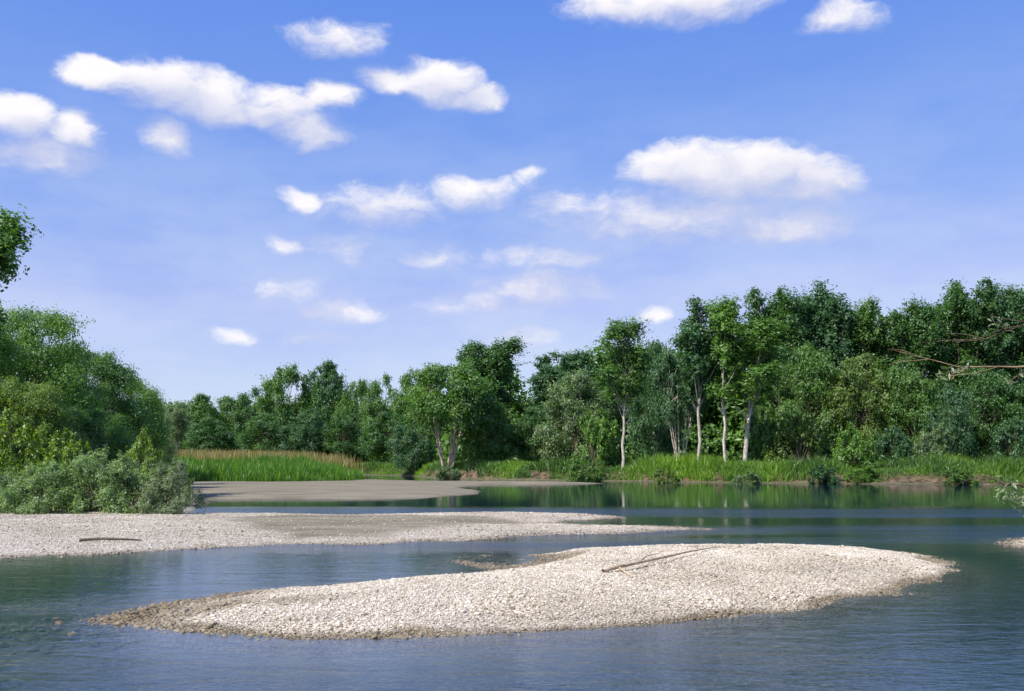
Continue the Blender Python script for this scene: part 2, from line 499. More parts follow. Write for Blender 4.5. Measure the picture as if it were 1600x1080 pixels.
def gravel_object(name, label, X, Y, size, seed, extra_wet=None):
    rs = np.random.RandomState(seed)
    n = len(X)
    Z = height(X, Y)
    s = size[:, None] * np.stack([rs.uniform(0.8, 1.5, n), rs.uniform(0.7, 1.1, n), rs.uniform(0.4, 0.75, n)], -1)
    rot = np.stack([rs.normal(0, 0.25, n), rs.normal(0, 0.25, n), rs.uniform(0, 6.28, n)], -1)
    shade = np.clip(rs.beta(1.7, 1.35, n) + 0.30 * fbm(X, Y, 77, 4, 1.6) - 0.04, 0, 1)
    wet = 0.85 * (1 - sstep(Z + 0.07 * fbm(X, Y, 78, 3, 1.5), -0.02, 0.06))
    if extra_wet is not None: wet = np.maximum(wet, extra_wet)
    me = mesh_np(name, np.stack([X, Y, Z + s[:, 2] * 0.35], -1), [], STONE, False, {"shade": ('POINT', shade), "wet": ('POINT', wet)})
    for nm, arr in (("stone_scale", s), ("stone_rot", rot)):
        a = me.attributes.new(nm, 'FLOAT_VECTOR', 'POINT')
        a.data.foreach_set("vector", arr.astype(np.float32).ravel())
    o = link(bpy.data.objects.new(name, me))
    tag(o, label, None, None, 'stuff')
    ng = bpy.data.node_groups.new("gravel_stones", 'GeometryNodeTree')
    ng.interface.new_socket("Geometry", in_out='INPUT', socket_type='NodeSocketGeometry')
    ng.interface.new_socket("Geometry", in_out='OUTPUT', socket_type='NodeSocketGeometry')
    N = ng.nodes.new; L = ng.links.new
    gi, go = N('NodeGroupInput'), N('NodeGroupOutput')
    mp = N('GeometryNodeMeshToPoints')
    ico = N('GeometryNodeMeshIcoSphere'); ico.inputs['Radius'].default_value = 0.5; ico.inputs['Subdivisions'].default_value = 2
    nz = N('ShaderNodeTexNoise'); nz.inputs['Scale'].default_value = 1.6; nz.inputs['Detail'].default_value = 1.0
    sub = N('ShaderNodeVectorMath'); sub.operation = 'SUBTRACT'; sub.inputs[1].default_value = (0.5, 0.5, 0.5)
    mul = N('ShaderNodeVectorMath'); mul.operation = 'SCALE'; mul.inputs['Scale'].default_value = 0.55
    sp = N('GeometryNodeSetPosition')
    sm = N('GeometryNodeSetMaterial'); sm.inputs['Material'].default_value = STONE
    ss = N('GeometryNodeSetShadeSmooth')
    L(nz.outputs['Color'], sub.inputs[0]); L(sub.outputs[0], mul.inputs[0])
    L(ico.outputs['Mesh'], sp.inputs['Geometry']); L(mul.outputs[0], sp.inputs['Offset'])
    L(sp.outputs[0], ss.inputs[0]); L(ss.outputs[0], sm.inputs['Geometry'])
    iop = N('GeometryNodeInstanceOnPoints')
    L(gi.outputs[0], mp.inputs['Mesh']); L(mp.outputs[0], iop.inputs['Points'])
    L(sm.outputs[0], iop.inputs['Instance'])
    for nm, sock in (("stone_scale", 'Scale'), ("stone_rot", 'Rotation')):
        na = N('GeometryNodeInputNamedAttribute'); na.data_type = 'FLOAT_VECTOR'; na.inputs['Name'].default_value = nm
        if sock == 'Rotation':
            er = N('FunctionNodeEulerToRotation'); L(na.outputs['Attribute'], er.inputs[0]); L(er.outputs[0], iop.inputs[sock])
        else:
            L(na.outputs['Attribute'], iop.inputs[sock])
    L(iop.outputs[0], go.inputs[0])
    md = o.modifiers.new("stones", 'NODES'); md.node_group = ng
    return o

def scatter(poly, n, grow, seed):
    rs = np.random.RandomState(seed)
    P = np.array(poly)
    lo, hi = P.min(0) - 1.5, P.max(0) + 1.5
    X = rs.uniform(lo[0], hi[0], n); Y = rs.uniform(lo[1], hi[1], n)
    keep = (signed_dist(poly, X, Y) > -grow) & (np.abs(X) < 0.56 * Y + 1)
    return X[keep], Y[keep]

rs = np.random.RandomState(5)
X, Y = scatter(BAR_A, 620000, 0.9, 1)
Z = height(X, Y); kp = Z > -0.12
kp &= rs.uniform(0, 1, len(X)) > 0.55 * sstep(fbm(X, Y, 61, 4, 2.4), 0.05, 0.35)
X, Y = X[kp], Y[kp]
# half-drowned cobbles trailing off its upstream tail
tg = ground(255, 967)
tx = tg[0] + rs.normal(0, 1.35, 900); ty = tg[1] + rs.normal(0, 0.8, 900) + 0.12 * (tx - tg[0])
tk = (height(tx, ty) > -0.17)
nt = int(tk.sum()); X = np.concatenate([X, tx[tk]]); Y = np.concatenate([Y, ty[tk]])
boost = np.ones(len(X)); boost[len(X) - nt:] = rs.uniform(1.0, 2.3, nt)
gravel_object("gravel", "pale dry pebbles heaped on the long gravel bar with driftwood", X, Y,
              boost * np.clip(rs.lognormal(math.log(0.0215), 0.34, len(X)), 0.011, 0.09) * (1 + 0.6 * sstep(-X, 3, 7)) * (1 + 0.5 * sstep(fbm(X, Y, 62, 3, 1.8), 0.1, 0.5)), 11,
              np.maximum(0.95 * sstep(-X + 2.2 * fbm(X, Y, 79, 4, 1.2), 3.4, 6.0), 0.8 * sstep(1.2 - ((X - WETSPOT[0]) / 2.0) ** 2 - ((Y - WETSPOT[1]) / 2.6) ** 2 + 0.6 * fbm(X, Y, 80, 4, 0.9), 0.2, 0.7)))
X, Y = scatter(BAR_B, 330000, 0.6, 2)
Z = height(X, Y); kp = Z > -0.10
kp &= rs.uniform(0, 1, len(X)) > 0.93 * sstep(signed_dist(SILT, X, Y) + 0.8 * fbm(X, Y, 41, 3, 2.0), -0.5, 0.9)
X, Y = X[kp], Y[kp]
gravel_object("gravel", "pale pebbles on the flat gravel bar below the willow bushes", X, Y,
              np.clip(rs.lognormal(math.log(0.027), 0.36, len(X)), 0.015, 0.10), 12)
X, Y = scatter(BAR_D, 14000, 0.3, 3)
gravel_object("gravel", "pebbles on the small gravel spit across from the driftwood bar", X, Y,
              np.clip(rs.lognormal(math.log(0.032), 0.4, len(X)), 0.018, 0.10), 13)

# ------------------------------------------------------------------ plants: materials
def leaf_material():
    m, n = material("foliage")
    oi = n.new('ShaderNodeObjectInfo')
    t = n.attr("tint")
    base = oi.outputs['Color']
    hs = n.new('ShaderNodeHueSaturation')
    n.put(hs.inputs['Color'], base)
    n.put(hs.inputs['Hue'], n.math('MULTIPLY_ADD', t, -0.035, 0.518))
    n.put(hs.inputs['Saturation'], n.math('MULTIPLY_ADD', t, 0.15, 0.93))
    n.put(hs.inputs['Value'], n.math('MULTIPLY_ADD', t, 0.9, 0.55))
    c = hs.outputs[0]
    d = n.new('ShaderNodeBsdfDiffuse'); n.put(d.inputs['Color'], c)
    tl = n.new('ShaderNodeBsdfTranslucent'); n.put(tl.inputs['Color'], n.mix(1.0, c, (1.2, 1.4, 0.5, 1), 'MULTIPLY'))
    g = n.new('ShaderNodeBsdfGlossy'); g.inputs['Roughness'].default_value = 0.45; g.inputs['Color'].default_value = (0.9, 0.95, 1, 1)
    a = n.new('ShaderNodeMixShader'); a.inputs[0].default_value = 0.46
    n.nt.links.new(d.outputs[0], a.inputs[1]); n.nt.links.new(tl.outputs[0], a.inputs[2])
    b = n.new('ShaderNodeMixShader'); b.inputs[0].default_value = 0.035
    n.nt.links.new(a.outputs[0], b.inputs[1]); n.nt.links.new(g.outputs[0], b.inputs[2])
    return finish(m, n, b.outputs[0])

def bark_material():
    m, n = material("bark")
    oi = n.new('ShaderNodeObjectInfo')
    tco = n.new('ShaderNodeTexCoord').outputs['Object']
    s = n.noise(n.scaled(tco, (3, 3, 0.8)), 2.0, 5, 0.6)
    c = n.mix(n.smooth(s, 0.35, 0.7), n.mix(1.0, oi.outputs['Color'], (0.45, 0.42, 0.38, 1), 'MULTIPLY'), oi.outputs['Color'])
    b = n.new('ShaderNodeBsdfPrincipled')
    n.put(b.inputs['Base Color'], c); b.inputs['Roughness'].default_value = 0.9
    bump = n.new('ShaderNodeBump'); bump.inputs['Strength'].default_value = 0.5; bump.inputs['Distance'].default_value = 0.03
    n.put(bump.inputs['Height'], s); n.nt.links.new(bump.outputs[0], b.inputs['Normal'])
    return finish(m, n, b.outputs[0])
LEAF, BARK = leaf_material(), bark_material()

# ------------------------------------------------------------------ plants: shapes
class Tubes:
    def __init__(self):
        self.v, self.f, self.n = [], [], 0
    def add(self, pts, radii, sides=6):
        pts = np.asarray(pts, float); m = len(pts)
        tan = np.gradient(pts, axis=0)
        tan /= np.linalg.norm(tan, axis=1)[:, None] + 1e-9
        ref = np.array([0.31, 0.95, 0.05]) if abs(tan[0][1]) < 0.9 else np.array([1.0, 0.1, 0])
        u = np.cross(tan, ref); u /= np.linalg.norm(u, axis=1)[:, None] + 1e-9
        w = np.cross(tan, u)
        th = np.linspace(0, 2 * math.pi, sides, endpoint=False)
        ring = pts[:, None] + np.asarray(radii)[:, None, None] * (u[:, None] * np.cos(th)[None, :, None] + w[:, None] * np.sin(th)[None, :, None])
        self.v.append(ring.reshape(-1, 3))
        i = np.arange(m * sides).reshape(m, sides) + self.n; j = np.roll(i, -1, axis=1)
        self.f.append(np.stack([i[:-1], j[:-1], j[1:], i[1:]], -1).reshape(-1, 4))
        self.n += m * sides
    def mesh(self, name, mat):
        return mesh_np(name, np.concatenate(self.v), [np.concatenate(self.f)], mat, True)

def bezier(p0, p1, p2, n=7):
    t = np.linspace(0, 1, n)[:, None]
    return (1 - t) ** 2 * np.asarray(p0) + 2 * t * (1 - t) * np.asarray(p1) + t * t * np.asarray(p2)

def unit(v):
    return v / (np.linalg.norm(v, axis=-1, keepdims=True) + 1e-9)

def leaf_mesh(name, pos, nrm, axis, length, width, tint, mat=None):
    """rhombus leaves with a fold, one quad each"""
    n = len(pos)
    axis = unit(axis - nrm * np.sum(axis * nrm, -1, keepdims=True))
    side = np.cross(nrm, axis)
    L = length[:, None]; Wd = width[:, None]
    v = np.stack([pos - axis * L * 0.5, pos + side * Wd * 0.5 - axis * L * 0.08 + nrm * Wd * 0.12,
                  pos + axis * L * 0.5, pos - side * Wd * 0.5 - axis * L * 0.08 + nrm * Wd * 0.12], 1).reshape(-1, 3)
    f = np.arange(4 * n).reshape(n, 4)
    return mesh_np(name, v, [f], mat or LEAF, False, {"tint": ('FACE', tint)})

def lobed_leaves(rs, lobes, radii, count, L, Wd, droop=0.0, squash=0.8, ragged=0.35):
    """leaf positions on sprays that fill each lobe; more leaves towards its skin"""
    lobes = np.asarray(lobes); radii = np.asarray(radii)
    wgt = radii ** 2.2; wgt = wgt / wgt.sum()
    per = np.maximum((wgt * count).astype(int), 20)
    P, Nn, Ax, T = [], [], [], []
    for c, r, m in zip(lobes, radii, per):
        ns = max(6, m // 16)
        d = unit(rs.normal(size=(ns, 3)) + np.array([0, 0, 0.35]))
        ln = r * (1 - ragged + rs.uniform(0, 2 * ragged, ns) ** 1.0) * np.where(rs.uniform(size=ns) < .1, 1.25, 1)
        which = rs.randint(0, ns, m)
        t = rs.uniform(0.0, 1, m) ** 0.5
        base = d[which] * (ln[which] * t)[:, None]
        jit = rs.normal(size=(m, 3)) * r * 0.17
        p = base + jit
        p[:, 2] *= squash
        p[:, 2] -= droop * r * t * t * 0.55
        dd = unit(p + 1e-6)
        nr = unit(dd * 0.85 + np.array([0, 0, 0.4]) + rs.normal(size=(m, 3)) * 0.45)
        ax = unit(rs.normal(size=(m, 3)) * 0.7 + dd * 0.5 + np.array([0, 0, -droop]))
        P.append(p + c); Nn.append(nr); Ax.append(ax)
        spray_t = rs.uniform(0, 1, ns)[which]
        T.append(np.clip(0.5 * spray_t + 0.3 * rs.uniform(size=m) + 0.2 * rs.uniform(), 0, 1))
    P = np.concatenate(P); n = len(P)
    return (P, np.concatenate(Nn), np.concatenate(Ax), L * rs.uniform(0.6, 1.35, n), Wd * rs.uniform(0.6, 1.3, n), np.concatenate(T))

def grow(kind, seed, leafL=0.38, leafW=0.25, count=34000):
    """returns (trunk mesh, crown mesh, nominal height, nominal half width)"""
    rs = np.random.RandomState(seed)
    tb = Tubes()
    lobes, rad_ = [], []
    if kind == 'poplar':
        H, Wd = 24.0, 5.0
        lean = rs.normal(0, 0.5, 2)
        q = np.linspace(0, 1, 10)
        tr = np.stack([q ** 1.4 * lean[0] + rs.normal(0, .08, 10), q ** 1.4 * lean[1] + rs.normal(0, .08, 10), q * H * 0.95], -1)
        tr[0, :2] = 0
        tb.add(tr, 0.34 * (1 - q) + 0.03, 7)
        leaders = [tr]
        for i in range(6):                       # leaders that rise beside the main stem
            a = i / 6 * 6.283 + rs.normal(0, .35); rr = rs.uniform(1.6, 3.7)
            k0 = rs.randint(2, 5); s = tr[k0]; e = np.array([rr * math.cos(a), rr * math.sin(a), H * rs.uniform(0.84, 0.97)])
            pts = bezier(s, (e[0] * .85, e[1] * .85, s[2] + (e[2] - s[2]) * .4), e, 8)
            tb.add(pts, np.linspace(0.15, 0.03, 8), 5); leaders.append(pts)
        for li, ld in enumerate(leaders):
            top = ld[-1][2]
            for j in range(15 if li == 0 else 12):
                u = (rs.uniform(0.22, 1.0) if li == 0 else rs.uniform(0.12, 1.0)) if j % 3 else rs.uniform(0.8, 1.0)
                c0 = np.array([np.interp(u, np.linspace(0, 1, len(ld)), ld[:, m]) for m in range(3)])
                spread = 1.6 * (1 - u) ** 0.7 + 0.85
                c = c0 + np.array([rs.normal(0, .6) * spread, rs.normal(0, .6) * spread, rs.normal(0, .5)])
                c[2] = min(c[2], H * 0.955)
                lobes.append(c); rad_.append(rs.uniform(0.85, 1.6) * (1.25 - 0.35 * u))
                tb.add(bezier(c0 - np.array([0, 0, .8]), (c0 + c) / 2, c, 4), np.linspace(0.05, 0.015, 4), 4)
        for i in range(12):                      # skirt of low boughs
            a = rs.uniform(0, 6.283); rr = rs.uniform(1.0, 3.6); z = H * rs.uniform(0.12, 0.4)
            c = np.array([rr * math.cos(a), rr * math.sin(a), z])
            lobes.append(c); rad_.append(rs.uniform(1.0, 1.7))
            tb.add(bezier((0, 0, max(1, z - 2)), c * .5 + np.array([0, 0, z * .5 - .5]), c, 4), np.linspace(0.07, 0.015, 4), 4)
        droop, sq, rag = 0.05, 1.2, 0.45
    elif kind == 'willow':
        H, Wd = 14.0, 6.0
        stems = 3
        tips = []
        for i in range(stems):
            a = rs.uniform(0, 6.283); rr = rs.uniform(0.8, 2.6)
            p2 = (rr * math.cos(a), rr * math.sin(a), H * rs.uniform(0.6, 0.75))
            pts = bezier((rs.normal(0, .15), rs.normal(0, .15), 0), (rr * .2 * math.cos(a), rr * .2 * math.sin(a), H * .35), p2, 8)
            tb.add(pts, np.linspace(0.26, 0.06, 8), 7); tips.append(pts)
        for i in range(66):
            t = rs.uniform(0, 1) ** 0.9
            z = H * (0.12 + 0.84 * t)
            env = Wd * math.sqrt(max(0.02, 1 - (0.97 * max(0, (t - 0.28) / 0.72)) ** 2)) * (0.82 + 0.18 * min(1, t / 0.28))
            rr = env * rs.uniform(0.25, 0.92) ** 0.55
            a = rs.uniform(0, 6.283)
            c = np.array([rr * math.cos(a), rr * math.sin(a), z])
            lobes.append(c); rad_.append(rs.uniform(1.3, 2.4) * (1.05 - 0.35 * t))
            st = tips[i % stems]; s = st[rs.randint(2, 7)]
            tb.add(bezier(s, (s + c) / 2 + np.array([0, 0, .6]), c, 5), np.linspace(0.07, 0.02, 5), 4)
        droop, sq, rag = 0.7, 0.9, 0.3
    elif kind == 'slim':
        H, Wd = 22.0, 3.0
        lean = rs.normal(0, 0.7, 2)
        tt = np.linspace(0, 1, 12)
        tr = np.stack([tt ** 1.6 * lean[0] + rs.normal(0, .07, 12), tt ** 1.6 * lean[1] + rs.normal(0, .07, 12), tt * H * 0.97], -1)
        tr[0, :2] = 0
        tb.add(tr, 0.19 * (1 - tt) ** 0.8 + 0.02, 7)
        for i in range(38):
            t = rs.uniform(0, 1) ** 0.75
            z = H * (0.40 + 0.58 * t)
            env = Wd * (0.45 + 0.55 * math.sin(math.pi * min(1, 0.1 + 0.82 * t)))
            rr = env * rs.uniform(0.1, 0.9); a = rs.uniform(0, 6.283)
            s0 = max(H * .25, z - rr * 1.6 - .5)
            s = np.array([np.interp(s0, tr[:, 2], tr[:, 0]), np.interp(s0, tr[:, 2], tr[:, 1]), s0])
            c = np.array([s[0] + rr * math.cos(a), s[1] + rr * math.sin(a), z])
            lobes.append(c); rad_.append(rs.uniform(0.8, 1.5) * (0.65 + 0.6 * min(t * 1.6, 1) * (1.2 - .6 * t)))
            tb.add(bezier(s, (s + c) / 2 + np.array([0, 0, -.2]), c, 5), np.linspace(0.07, 0.018, 5), 4)
        droop, sq, rag = 0.2, 1.0, 0.4
    elif kind == 'multi':
        H, Wd = 16.0, 7.0
        tips = []
        for i in range(7):
            a = i / 7 * 6.283 + rs.normal(0, .25); rr = rs.uniform(2.2, 5.2)
            p2 = (rr * math.cos(a), rr * math.sin(a) * .8, H * rs.uniform(0.62, 0.82))
            pts = bezier((.35 * math.cos(a), .35 * math.sin(a), -0.2), (rr * .45 * math.cos(a), rr * .4 * math.sin(a), H * .32), p2, 9)
            pts[1:-1] += rs.normal(0, .07, (7, 3))
            tb.add(pts, np.linspace(0.2, 0.05, 9), 7); tips.append(pts)
        for i in range(60):
            t = rs.uniform(0, 1)
            z = H * (0.5 + 0.47 * t)
            env = Wd * math.sqrt(max(0.02, 1 - (0.96 * t) ** 2)) * (0.8 + .2 * t)
            rr = env * rs.uniform(0.15, 0.95) ** 0.55; a = rs.uniform(0, 6.283)
            c = np.array([rr * math.cos(a), rr * math.sin(a), z])
            lobes.append(c); rad_.append(rs.uniform(1.3, 2.3) * (1.05 - .3 * t))
            best = min(tips, key=lambda q: np.linalg.norm(q[6] - c)); s = best[rs.randint(4, 8)]
            tb.add(bezier(s, (s + c) / 2 + np.array([0, 0, .4]), c, 5), np.linspace(0.06, 0.018, 5), 4)
        droop, sq, rag = 0.6, 0.9, 0.32
    else:  # shrub, leafy to the ground
        H, Wd = 3.0, 2.0
        for i in range(34):
            t = rs.uniform(0, 1); z = H * (0.06 + 0.86 * t)
            env = Wd * math.sqrt(max(0.02, 1 - (0.95 * t) ** 2.2))
            rr = env * rs.uniform(0.1, 0.95) ** 0.55; a = rs.uniform(0, 6.283)
            c = np.array([rr * math.cos(a), rr * math.sin(a), z])
            lobes.append(c); rad_.append(rs.uniform(0.3, 0.62) * (1.05 - .4 * t))
            s = np.array([rs.normal(0, .25), rs.normal(0, .25), -0.05])
            tb.add(bezier(s, (s + c) / 2 + np.array([0, 0, .35]), c + np.array([0, 0, .2]), 6), np.linspace(0.03, 0.006, 6), 4)
        droop, sq, rag = -0.45, 1.15, 0.5
    P, Nn, Ax, Ln, Wn, T = lobed_leaves(rs, lobes, rad_, count, leafL, leafW, droop, sq, rag)
    ok = P[:, 2] > 0.05
    return tb.mesh(kind + "_trunk", BARK), leaf_mesh(kind + "_crown", P[ok], Nn[ok], Ax[ok], Ln[ok], Wn[ok], T[ok]), H, Wd

PROTO = {
    'poplar': [grow('poplar', s) for s in (101, 102, 103, 104)],
    'willow': [grow('willow', s, 0.38, 0.22, 27000) for s in (201, 202, 203, 204)],
    'slim': [grow('slim', s, 0.34, 0.23, 12000) for s in (301, 302, 303)],
    'multi': [grow('multi', s, 0.38, 0.22, 25000) for s in (401, 402)],
    'near_willow': [grow('willow', s, 0.26, 0.11, 62000) for s in (501, 502, 503)],
    'shrub': [grow('shrub', s, 0.15, 0.055, 15000) for s in (601, 602, 603)],
    'leafy_shrub': [grow('shrub', s, 0.17, 0.11, 9000) for s in (701, 702)],
}
SPECIES_NAME = {'poplar': 'poplar_tree', 'willow': 'willow_tree', 'slim': 'slender_tree', 'multi': 'many_stemmed_willow',
                'near_willow': 'willow_tree', 'shrub': 'willow_shrub', 'leafy_shrub': 'leafy_shrub'}
_cnt = {}
TREE_RS = np.random.RandomState(99)

def plant(kind, px, ptop, hw, Y, label, category, group, green, bark=(0.20, 0.17, 0.13), variant=None, turn=None, sink=0.15, lean=(0, 0)):
    """px: column of the middle, ptop: row of the top, hw: half width in photo pixels, Y: distance from the camera"""
    top = at_depth(px, ptop, Y)
    x = top[0]; z0 = hz(x, Y) - sink
    height_m = top[2] - z0
    half_m = hw / F * Y
    i = _cnt.get(kind, 0); _cnt[kind] = i + 1
    tm, cm, H, Wd = PROTO[kind][i % len(PROTO[kind]) if variant is None else variant]
    root = link(bpy.data.objects.new(SPECIES_NAME[kind], None))
    root.location = (x, Y, z0)
    root.rotation_euler = (lean[1], lean[0], 0)
    tag(root, label, category, group)
    rz = TREE_RS.uniform(0, 6.283) if turn is None else turn
    for nm, mesh, colr in (("trunk", tm, bark), ("crown", cm, green)):
        o = link(bpy.data.objects.new(nm, mesh), root)
        o.scale = (half_m / Wd, half_m / Wd, height_m / H)
        o.rotation_euler = (0, 0, rz)
        o.color = (*colr, 1)
    return root

# leaf colours (reflectance)
DARK = (0.080, 0.180, 0.048); BLUE = (0.082, 0.182, 0.075); MID = (0.120, 0.236, 0.052); FRESH = (0.145, 0.280, 0.048)
GREY = (0.190, 0.275, 0.130); OLIVE = (0.150, 0.235, 0.052); SILVER = (0.23, 0.33, 0.15); YELLOW = (0.20, 0.30, 0.04)
PALE = (0.52, 0.47, 0.40); BROWN = (0.17, 0.13, 0.095)

FARG = "trees of the wood on the far bank"
# ---- willow bank beside the left shore
plant('poplar', -74, 328, 112, 58, "tall tree rising far above the willows beside the gravel shore", "tree", None, MID, BROWN, 1)
for px, pt, hw, Y, lab, c in [
    (-60, 470, 120, 64, "tallest rounded willow under the tall tree", MID),
    (55, 482, 105, 72, "broad green willow next to the tallest one of the shore", MID),
    (140, 540, 90, 80, "middle willow of the row sloping down to the reed bed", DARK),
    (197, 580, 62, 92, "small dense willow before the end of the shore row", MID),
    (240, 622, 36, 106, "last and lowest willow of the shore row by the reed bed", GREY),
    (30, 590, 90, 57, "low willow in front of the tallest shore willow", OLIVE),
    (140, 635, 75, 66, "low dark willow behind the yellow shrub of the shore", DARK)]:
    c = tuple(min(1, v * g) for v, g in zip(c, (1.25, 1.2, 1.1)))   # leaf colour made lighter and yellower than across the river
    plant('near_willow', px, pt, hw, Y, lab, "tree", "willows along the shore", c, BROWN)
for px, pt, hw, Y, lab, c in [
    (24, 636, 72, 49.5, "large yellow-green shrub above the grey willow bushes", YELLOW),
    (112, 676, 44, 49, "small yellow-green shrub above the grey willow bushes", YELLOW),
    (225, 672, 34, 52, "slim yellow-green shrub at the end of the shore bushes", YELLOW)]:
    plant('leafy_shrub', px, pt, hw, Y, lab, "shrub", "shrubs along the shore", c, BROWN)
for px, pt, hw, Y, lab, c in [
    (-20, 716, 66, 46.2, "grey-green willow bush under the large yellow-green shrub", SILVER),
    (70, 724, 64, 45.4, "wide grey-green willow bush next to the large yellow shrub", SILVER),
    (150, 706, 68, 46.4, "tallest grey-green willow bush at the edge of the gravel", SILVER),
    (215, 712, 62, 45.8, "grey-green willow bush between the tallest and the last one", SILVER),
    (272, 722, 54, 45.3, "last grey-green willow bush hanging over the water", (0.22, 0.28, 0.17))]:
    plant('shrub', px, pt, hw, Y, lab, "shrub", "willow bushes at the gravel's edge", c, BROWN)

# ---- distant wood behind the reed bed
for px, pt, hw, Y, c, lab in [
    (275, 630, 30, 215, GREY, "grey-green willow of the distant wood next to the shore willows"),
    (312, 618, 36, 235, MID, "low rounded willow of the distant wood next to the thin pale trunk"),
    (356, 620, 36, 240, MID, "level-topped willow where the distant wood is lowest"),
    (398, 608, 38, 235, DARK, "dark willow at the low side of the distant wood's big dome"),
    (448, 572, 48, 228, MID, "broad willow forming the wider half of the distant wood's big dome"),
    (508, 568, 42, 230, DARK, "dark willow forming the highest half of the distant wood's big dome"),
    (560, 594, 34, 225, MID, "willow in the dip beyond the big dome of the distant wood"),
    (602, 588, 38, 215, MID, "willow between the dip of the distant wood and the many-stemmed willow"),
    (648, 580, 42, 205, MID, "rounded willow close behind the many-stemmed willow"),
    (330, 655, 40, 205, DARK, "low dark willow in front of the lowest part of the distant wood"),
    (415, 645, 42, 200, DARK, "low dark willow in front of the wider half of the big dome"),
    (478, 640, 40, 200, BLUE, "low blue-green willow under the middle of the big dome"),
    (538, 645, 40, 200, DARK, "low dark willow in front of the dip of the distant wood"),
    (610, 645, 44, 190, DARK, "low dark willow beyond the end of the green reeds")]:
    plant('willow', px, pt, hw, Y, lab, "tree", "willows of the distant wood", c)
plant('slim', 277, 640, 14, 190, "thin pale trunk at the edge of the distant wood by the shore willows", "tree", None, GREY, PALE)

# ---- middle of the far bank
plant('multi', 700, 574, 84, 143, "many-stemmed willow with a fan of pale trunks above the sand bar", "tree", None, MID, (0.68, 0.58, 0.45), 0)
plant('poplar', 766, 534, 56, 162, "peaked poplar behind the many-stemmed willow", "tree", None, DARK, BROWN)
plant('willow', 765, 622, 46, 148, "low willow leaning beside the many-stemmed willow", "tree", None, MID)
plant('willow', 648, 640, 36, 166, "low willow on the reed side of the many-stemmed willow", "tree", None, BLUE)
plant('slim', 850, 552, 38, 170, "airy poplar with sky showing through, beside the peaked poplar", "tree", None, BLUE, BROWN)
plant('slim', 895, 550, 38, 172, "airy poplar with sky showing through, behind the pale leafed willow", "tree", None, BLUE, BROWN)
plant('poplar', 872, 575, 40, 168, "dense dark poplar under the two airy poplars", "tree", None, BLUE, BROWN)
plant('willow', 900, 580, 56, 142, "pale leafed willow between the airy poplars and the white trunk", "tree", None, GREY)
plant('willow', 838, 636, 42, 150, "dark low willow below the airy poplars", "tree", None, DARK)
plant('leafy_shrub', 930, 640, 44, 130, "bright bushy thicket at the foot of the white-trunked slender tree", "shrub", None, FRESH)

# ---- white-trunked stand on the far bank
plant('slim', 970, 502, 38, 126, "slender tree with a tall white trunk standing alone at the bank", "tree", None, MID, (0.66, 0.62, 0.55), 0)
plant('willow', 1022, 532, 44, 136, "dark willow between the lone white trunk and the white-trunked stand", "tree", None, BLUE)
plant('multi', 1058, 548, 52, 124, "thin-stemmed fan of trunks inside the white-trunked stand", "tree", None, BLUE, (0.60, 0.54, 0.46), 1)
plant('slim', 1088, 470, 44, 121, "tall blue-green tree with forked pale trunk in the stand", "tree", None, BLUE, (0.66, 0.61, 0.54), 1)
plant('slim', 1126, 468, 38, 119, "tallest fresh green tree of the stand with a straight white trunk", "tree", None, FRESH, (0.70, 0.66, 0.60), 2)
plant('slim', 1158, 498, 58, 120, "leaning white-trunked tree with a broad round crown", "tree", None, MID, (0.66, 0.60, 0.53), 0, lean=(0.06, 0))

# ---- poplars and willows of the wood on the right
for px, pt, hw, Y, c, lab in [
    (1222, 446, 56, 148, DARK, "tall poplar behind the leaning white-trunked tree"),
    (1290, 444, 60, 150, BLUE, "tall poplar next to the one behind the leaning white trunk"),
    (1356, 478, 54, 150, MID, "lowest of the tall poplars, in the dip above the bright round bush"),
    (1418, 460, 60, 146, DARK, "tall poplar between the lowest poplar and the highest one"),
    (1490, 436, 60, 144, DARK, "highest poplar of the far wood"),
    (1556, 452, 62, 146, BLUE, "blue-green poplar next to the highest poplar, above the bare branches"),
    (1625, 448, 62, 144, DARK, "wide dark poplar behind the bare overhanging branches"),
    (1700, 456, 54, 144, DARK, "outermost poplar of the far wood past the overhanging branches")]:
    plant('poplar', px, pt, hw, Y, lab, "tree", "tall poplars of the far wood", c, BROWN)
for px, pt, hw, Y, c, lab in [
    (1215, 545, 46, 137, MID, "willow touching the crown of the leaning white-trunked tree"),
    (1268, 540, 58, 134, MID, "broad willow above the olive thicket"),
    (1340, 556, 60, 131, OLIVE, "olive willow above the bright round bush"),
    (1412, 572, 54, 130, MID, "green willow above the dark thicket on the far bank"),
    (1478, 600, 44, 126, BLUE, "narrow blue-green willow above the greyish bush"),
    (1545, 575, 60, 132, DARK, "dark willow below the highest poplar with deep shade under it"),
    (1625, 590, 60, 128, DARK, "dark willow behind the pale leaves of the overhanging branch")]:
    plant('willow', px, pt, hw, Y, lab, "tree", "willows before the tall poplars", c)
